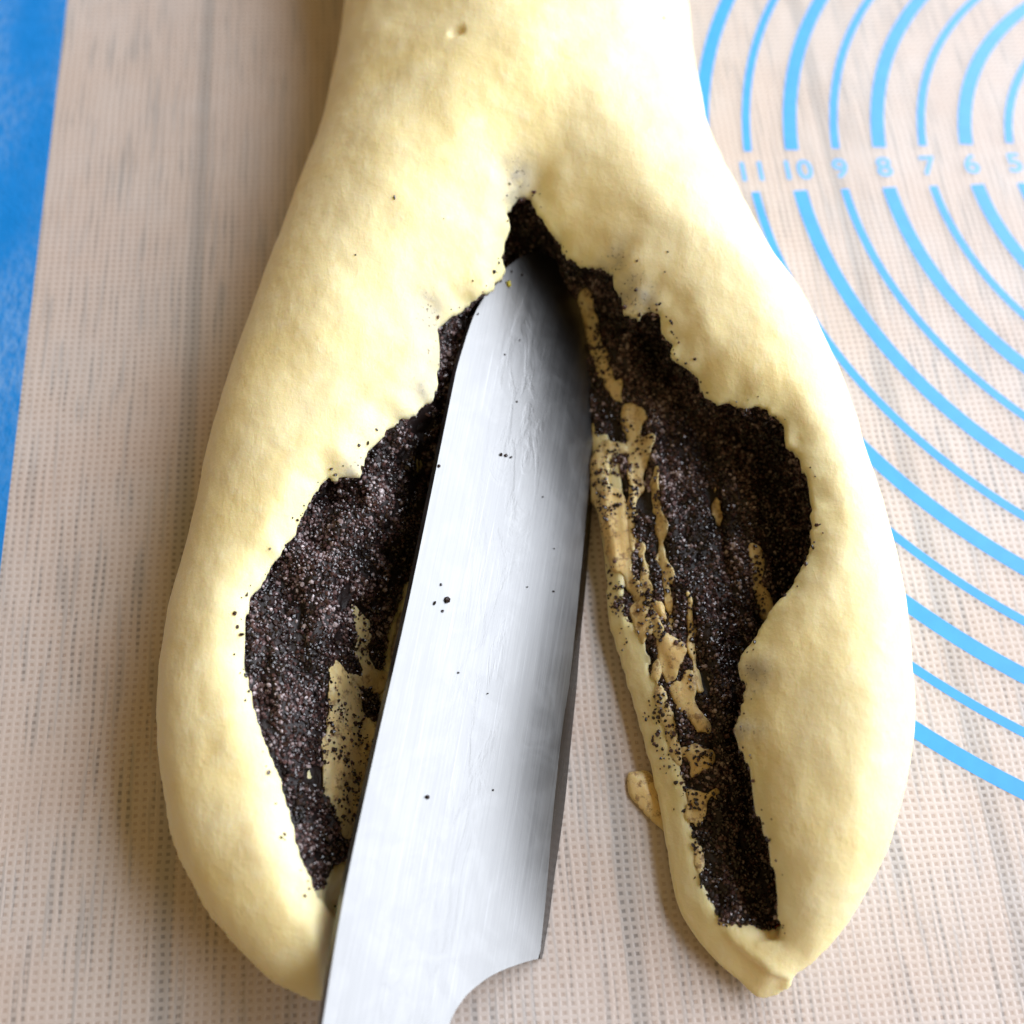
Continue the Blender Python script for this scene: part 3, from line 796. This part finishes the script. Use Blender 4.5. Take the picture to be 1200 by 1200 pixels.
for pl, dens in zip(layer_polys, [1.5]*len(layer_polys)):
    lo, hi = pl.min(0), pl.max(0)
    n = int((hi[0]-lo[0])*(hi[1]-lo[1])*dens)
    xs, ys = rng.uniform(lo[0], hi[0], n), rng.uniform(lo[1], hi[1], n)
    ok_ = (bilinear(d_cut, bx0, by0, RES, xs, ys) > 1.0) & (noise(xs, ys*0.6, 0*xs, 3.5, 93)+0.4*noise(xs, ys, 0*xs, 1.3, 95) > 0.0)
    stray += list(zip(xs[ok_], ys[ok_]))
RIM = [(19.41, -26.04), (24.1, -40.4), (27.36, -52.18), (29.35, -65.28), (30.13, -79.49), (30.75, -91.37), (32.87, -97.27)]
rl = smooth_line(RIM, 20)
for x, y in rl:
    k_ = float(noise(np.array([x]), np.array([y]), np.array([0.0]), 9, 91)[0])
    for _ in range(int(max(0, 1+4*k_))): stray.append((x+rng.normal()*1.6, y+rng.normal()*1.6))
lips = np.vstack([smooth_line(LIP_L, 10), smooth_line(LIP_R, 10)])
for x, y in lips:
    if rng.random() < 0.30: stray.append((x+rng.normal()*1.1, y+rng.normal()*1.1))
    if rng.random() < 0.03: stray.append((x+rng.normal()*5, y+rng.normal()*5))
for _ in range(12):
    stray.append((rng.uniform(-70, 70), rng.uniform(-90, 120)))
sp, ss = [], []
for x, y in stray:
    z = drop(x, y)
    if z is None or z < 0.5: continue
    s_ = 0.35+0.75*rng.random()**2
    sp.append((x, y, z+0.15*s_)); ss.append(s_)
o = grains('stray_seeds', np.array(sp), np.array(ss), roll, M_seed, tones(len(sp))*0.7)
tag(o, kind='stuff')

# ------------------------------------------------------------------ knife
KA, KU, KV, KN = [[-38.85, -88.58, 27.0], [0.23379, 0.97229, 0.0], [0.85848, -0.20642, -0.46947], [0.45646, -0.10976, 0.88295]]
KA, KU, KV, KN = map(np.array, (KA, KU, KV, KN))
knife = empty('kitchen_knife', KA)
knife.matrix_world = Matrix([[KU[0], KV[0], KN[0], KA[0]*MM], [KU[1], KV[1], KN[1], KA[1]*MM], [KU[2], KV[2], KN[2], KA[2]*MM], [0, 0, 0, 1]])
tag(knife, 'wide steel chef knife lying in the slit between the dough halves', 'knife')
def knife_part(name, v, f, mat, parent=None, smooth=False):
    o = new_mesh(name, v, f, mat, None, smooth)
    o.parent = parent or knife
    return o
SPINE = [(-27.26, 1.53), (-21.77, 1.13), (0.0, -0.0), (27.89, -0.02), (59.88, 0.36), (107.96, -0.0), (116.38, 0.01), (125.33, 0.64)]
TIPL = [(125.33, 0.64), (132.24, 1.53), (138.52, 3.29), (142.79, 4.34), (147.59, 6.75), (151.79, 9.35), (155.11, 12.17), (157.77, 15.18)]
TIPR = [(158.2, 15.41), (158.71, 18.35), (157.27, 21.64), (153.16, 25.91), (147.61, 29.9), (141.75, 32.64)]
FACE = [(142.91, 33.46), (127.17, 37.5), (112.5, 39.82), (93.51, 41.13), (78.59, 42.1), (65.28, 42.88), (54.37, 43.31), (42.73, 43.24), (24.54, 44.16), (10.81, 45.27), (-3.03, 46.04)]
EDGE = [(143.52, 33.89), (128.15, 38.9), (113.58, 41.69), (94.62, 43.43), (79.66, 44.6), (66.23, 45.34), (55.35, 46.18), (43.78, 46.71), (24.52, 47.7), (13.1, 47.91), (5.99, 48.28), (1.1, 48.08), (-2.75, 47.71)]
HEEL = [(-3.13, 45.32), (-4.56, 41.75), (-6.37, 37.73), (-8.16, 34.57), (-9.95, 32.23), (-12.01, 29.99), (-14.25, 28.38), (-16.37, 27.34), (-18.39, 26.83), (-21.21, 26.7), (-23.82, 26.88)]
spine, tipl, tipr, face, edge, heel = (smooth_line(a_, 5) for a_ in (SPINE, TIPL, TIPR, FACE, EDGE, HEEL))
lowb = np.vstack([spine, tipl[1:]])
upb = np.vstack([tipr, face[1:], heel[1:]])[::-1]
# along the blade, denser at the tip and heel
u0_, u1_ = max(lowb[:, 0].min(), upb[:, 0].min()), lowb[:, 0].max()-0.02
us = np.unique(np.r_[np.linspace(u0_, u1_, 90), u1_-(np.linspace(0, 1, 40)**2)*12, np.linspace(heel[:, 0].min(), heel[:, 0].max(), 60)])
us = us[(us >= u0_) & (us <= u1_)]
mono = lambda P_: P_[np.argsort(P_[:, 0], kind='stable')]
lo_s, up_s = mono(lowb), mono(upb)
vl = np.interp(us, lo_s[:, 0], lo_s[:, 1]); vu = np.interp(us, up_s[:, 0], up_s[:, 1])
vu = np.maximum(vu, vl+0.05)
HOL = 2.0e-3
wtop = lambda v_: -HOL*np.clip(v_, 0, 60)**2
nu_, nv_ = len(us), 25
tt = np.linspace(0, 1, nv_)
gu = np.repeat(us[:, None], nv_, 1); gv = vl[:, None]+(vu-vl)[:, None]*tt[None, :]
top = np.stack([gu, gv, wtop(gv)], -1).reshape(-1, 3)
wbot = lambda v_: np.minimum(wtop(v_)-0.3, -2.3-0.012*v_)
bot = np.stack([gu, gv, wbot(gv)], -1).reshape(-1, 3)
F_ = []
for i in range(nu_-1):
    for j in range(nv_-1):
        a_ = i*nv_+j
        F_.append((a_, a_+nv_, a_+nv_+1, a_+1)[::-1])
K0 = len(top)
F2 = [tuple(K0+x for x in f_[::-1]) for f_ in F_]
ring_ = [i*nv_ for i in range(nu_)]+[(nu_-1)*nv_+j for j in range(1, nv_)]+[i*nv_+nv_-1 for i in range(nu_-2, -1, -1)]+[j for j in range(nv_-2, 0, -1)]
# spine and rim as their own narrow faces with an eased arris
m0 = 2*K0
rt = top[ring_].copy(); rb = bot[ring_].copy()
m_r = len(ring_)
F3 = [(m0+i, m0+(i+1) % m_r, m0+m_r+(i+1) % m_r, m0+m_r+i) for i in range(m_r)]
V_ = np.vstack([top, bot, rt, rb])
blade = knife_part('blade', V_, F_+F2+F3, M_steel, None, True)
# ground bevel along the cutting side
m_ = 60
def resample(P_, k):
    s = np.r_[0, np.cumsum(np.linalg.norm(np.diff(P_, axis=0), axis=1))]
    t = np.linspace(0, s[-1], k)
    return np.c_[np.interp(t, s, P_[:, 0]), np.interp(t, s, P_[:, 1])]
fa, ed = resample(face, m_), resample(edge, m_)
wf = wtop(fa[:, 1])
a3 = np.c_[fa, wf-0.02]; b3 = np.c_[ed, wf-1.5]; c3 = np.c_[fa, wf-1.9]
V_ = np.vstack([a3, b3, c3]); F_ = []
for i in range(m_-1):
    F_ += [(i, i+1, m_+i+1, m_+i), (m_+i, m_+i+1, 2*m_+i+1, 2*m_+i), (2*m_+i, 2*m_+i+1, i+1, i)]
F_ += [(0, m_, 2*m_), (m_-1, 3*m_-1, 2*m_-1)]
knife_part('cutting_edge', V_, F_, M_edge, blade)
# handle, beyond the lower edge of the picture
secs = [(SPINE[0][0]+1, 13.2, 12.8, 1.6), (SPINE[0][0]-8, 13.0, 12.2, 4), (SPINE[0][0]-20, 13, 11, 7.5), (SPINE[0][0]-45, 13, 12, 9), (SPINE[0][0]-80, 13.5, 13.2, 9.5), (SPINE[0][0]-112, 14, 12.4, 9), (SPINE[0][0]-126, 14.5, 10, 7), (SPINE[0][0]-131, 14.5, 4, 3)]
V_, F_, K_ = [], [], 28
for (su, sv, hw, hh) in secs:
    for k in range(K_):
        t = 2*math.pi*k/K_
        c_, s_ = math.cos(t), math.sin(t)
        V_.append((su, sv+hw*math.copysign(abs(c_)**0.8, c_), -1.2+hh*math.copysign(abs(s_)**0.8, s_)))
for i in range(len(secs)-1):
    for k in range(K_):
        F_.append((i*K_+k, (i+1)*K_+k, (i+1)*K_+(k+1) % K_, i*K_+(k+1) % K_))
F_ += [tuple(range(K_))[::-1], tuple(range((len(secs)-1)*K_, len(secs)*K_))]
F_ = [f_[::-1] for f_ in F_]
knife_part('handle', V_, F_, M_edge, None, True)

# crumbs lying on the blade
def on_blade(u, v_, w=0.0): return KA+KU*u+KV*v_+KN*w
CR_ = [(60.44, 6.06), (62.11, 8.76), (59.45, 8.3), (64.93, 6.73), (21.53, 13.06), (100.17, 16.24), (100.28, 17.59), (99.86, 14.95), (71.91, 27.78), (90.96, 0.57), (147.81, 8.64), (148.26, 11.47), (144.58, 8.29), (130.4, 0.75), (132.11, 2.24), (121.87, -0.68), (130.66, 14.24), (83.43, 33.23), (47.81, 14.6), (73.52, 34.93), (45.64, 22.43), (125.04, 11.05), (114.58, 16.52), (26.65, 27.77), (94.42, 27.84)]
cs = [1.0, 1.15, 0.8, 0.6, 1.1, 1.0, 0.9, 0.8, 0.6, 0.7, 0.6, 0.7, 0.5, 0.7, 0.6, 0.6, 0.5, 0.5, 0.5, 0.5, 0.5, 0.5, 0.5, 0.45, 0.45]
o = grains('poppy_crumbs', np.array([on_blade(a, b, wtop(b)+0.15) for a, b in CR_]), np.array(cs), None, M_seed, np.full(len(cs), 0.2))
tag(o, 'tiny dark poppy seed crumbs scattered over the steel knife blade', 'crumbs', kind='stuff')
yb = (143.77, 8.2)
M_crumb = make_dough('yellow_crumb', (0.55, 0.45, 0.03), (0.5, 0.4, 0.02))
pb = np.array([on_blade(yb[0]+a, yb[1]+b, wtop(yb[1]+b)+0.2) for a, b in ((0, 0), (0.7, 0.2), (0.2, 0.7))])
o = grains('dough_crumb', pb, np.array([1.2, 1.0, 0.9]), None, M_crumb, np.zeros(3))
tag(o, 'tiny yellow crumb stuck near the tip of the knife blade', 'crumb')
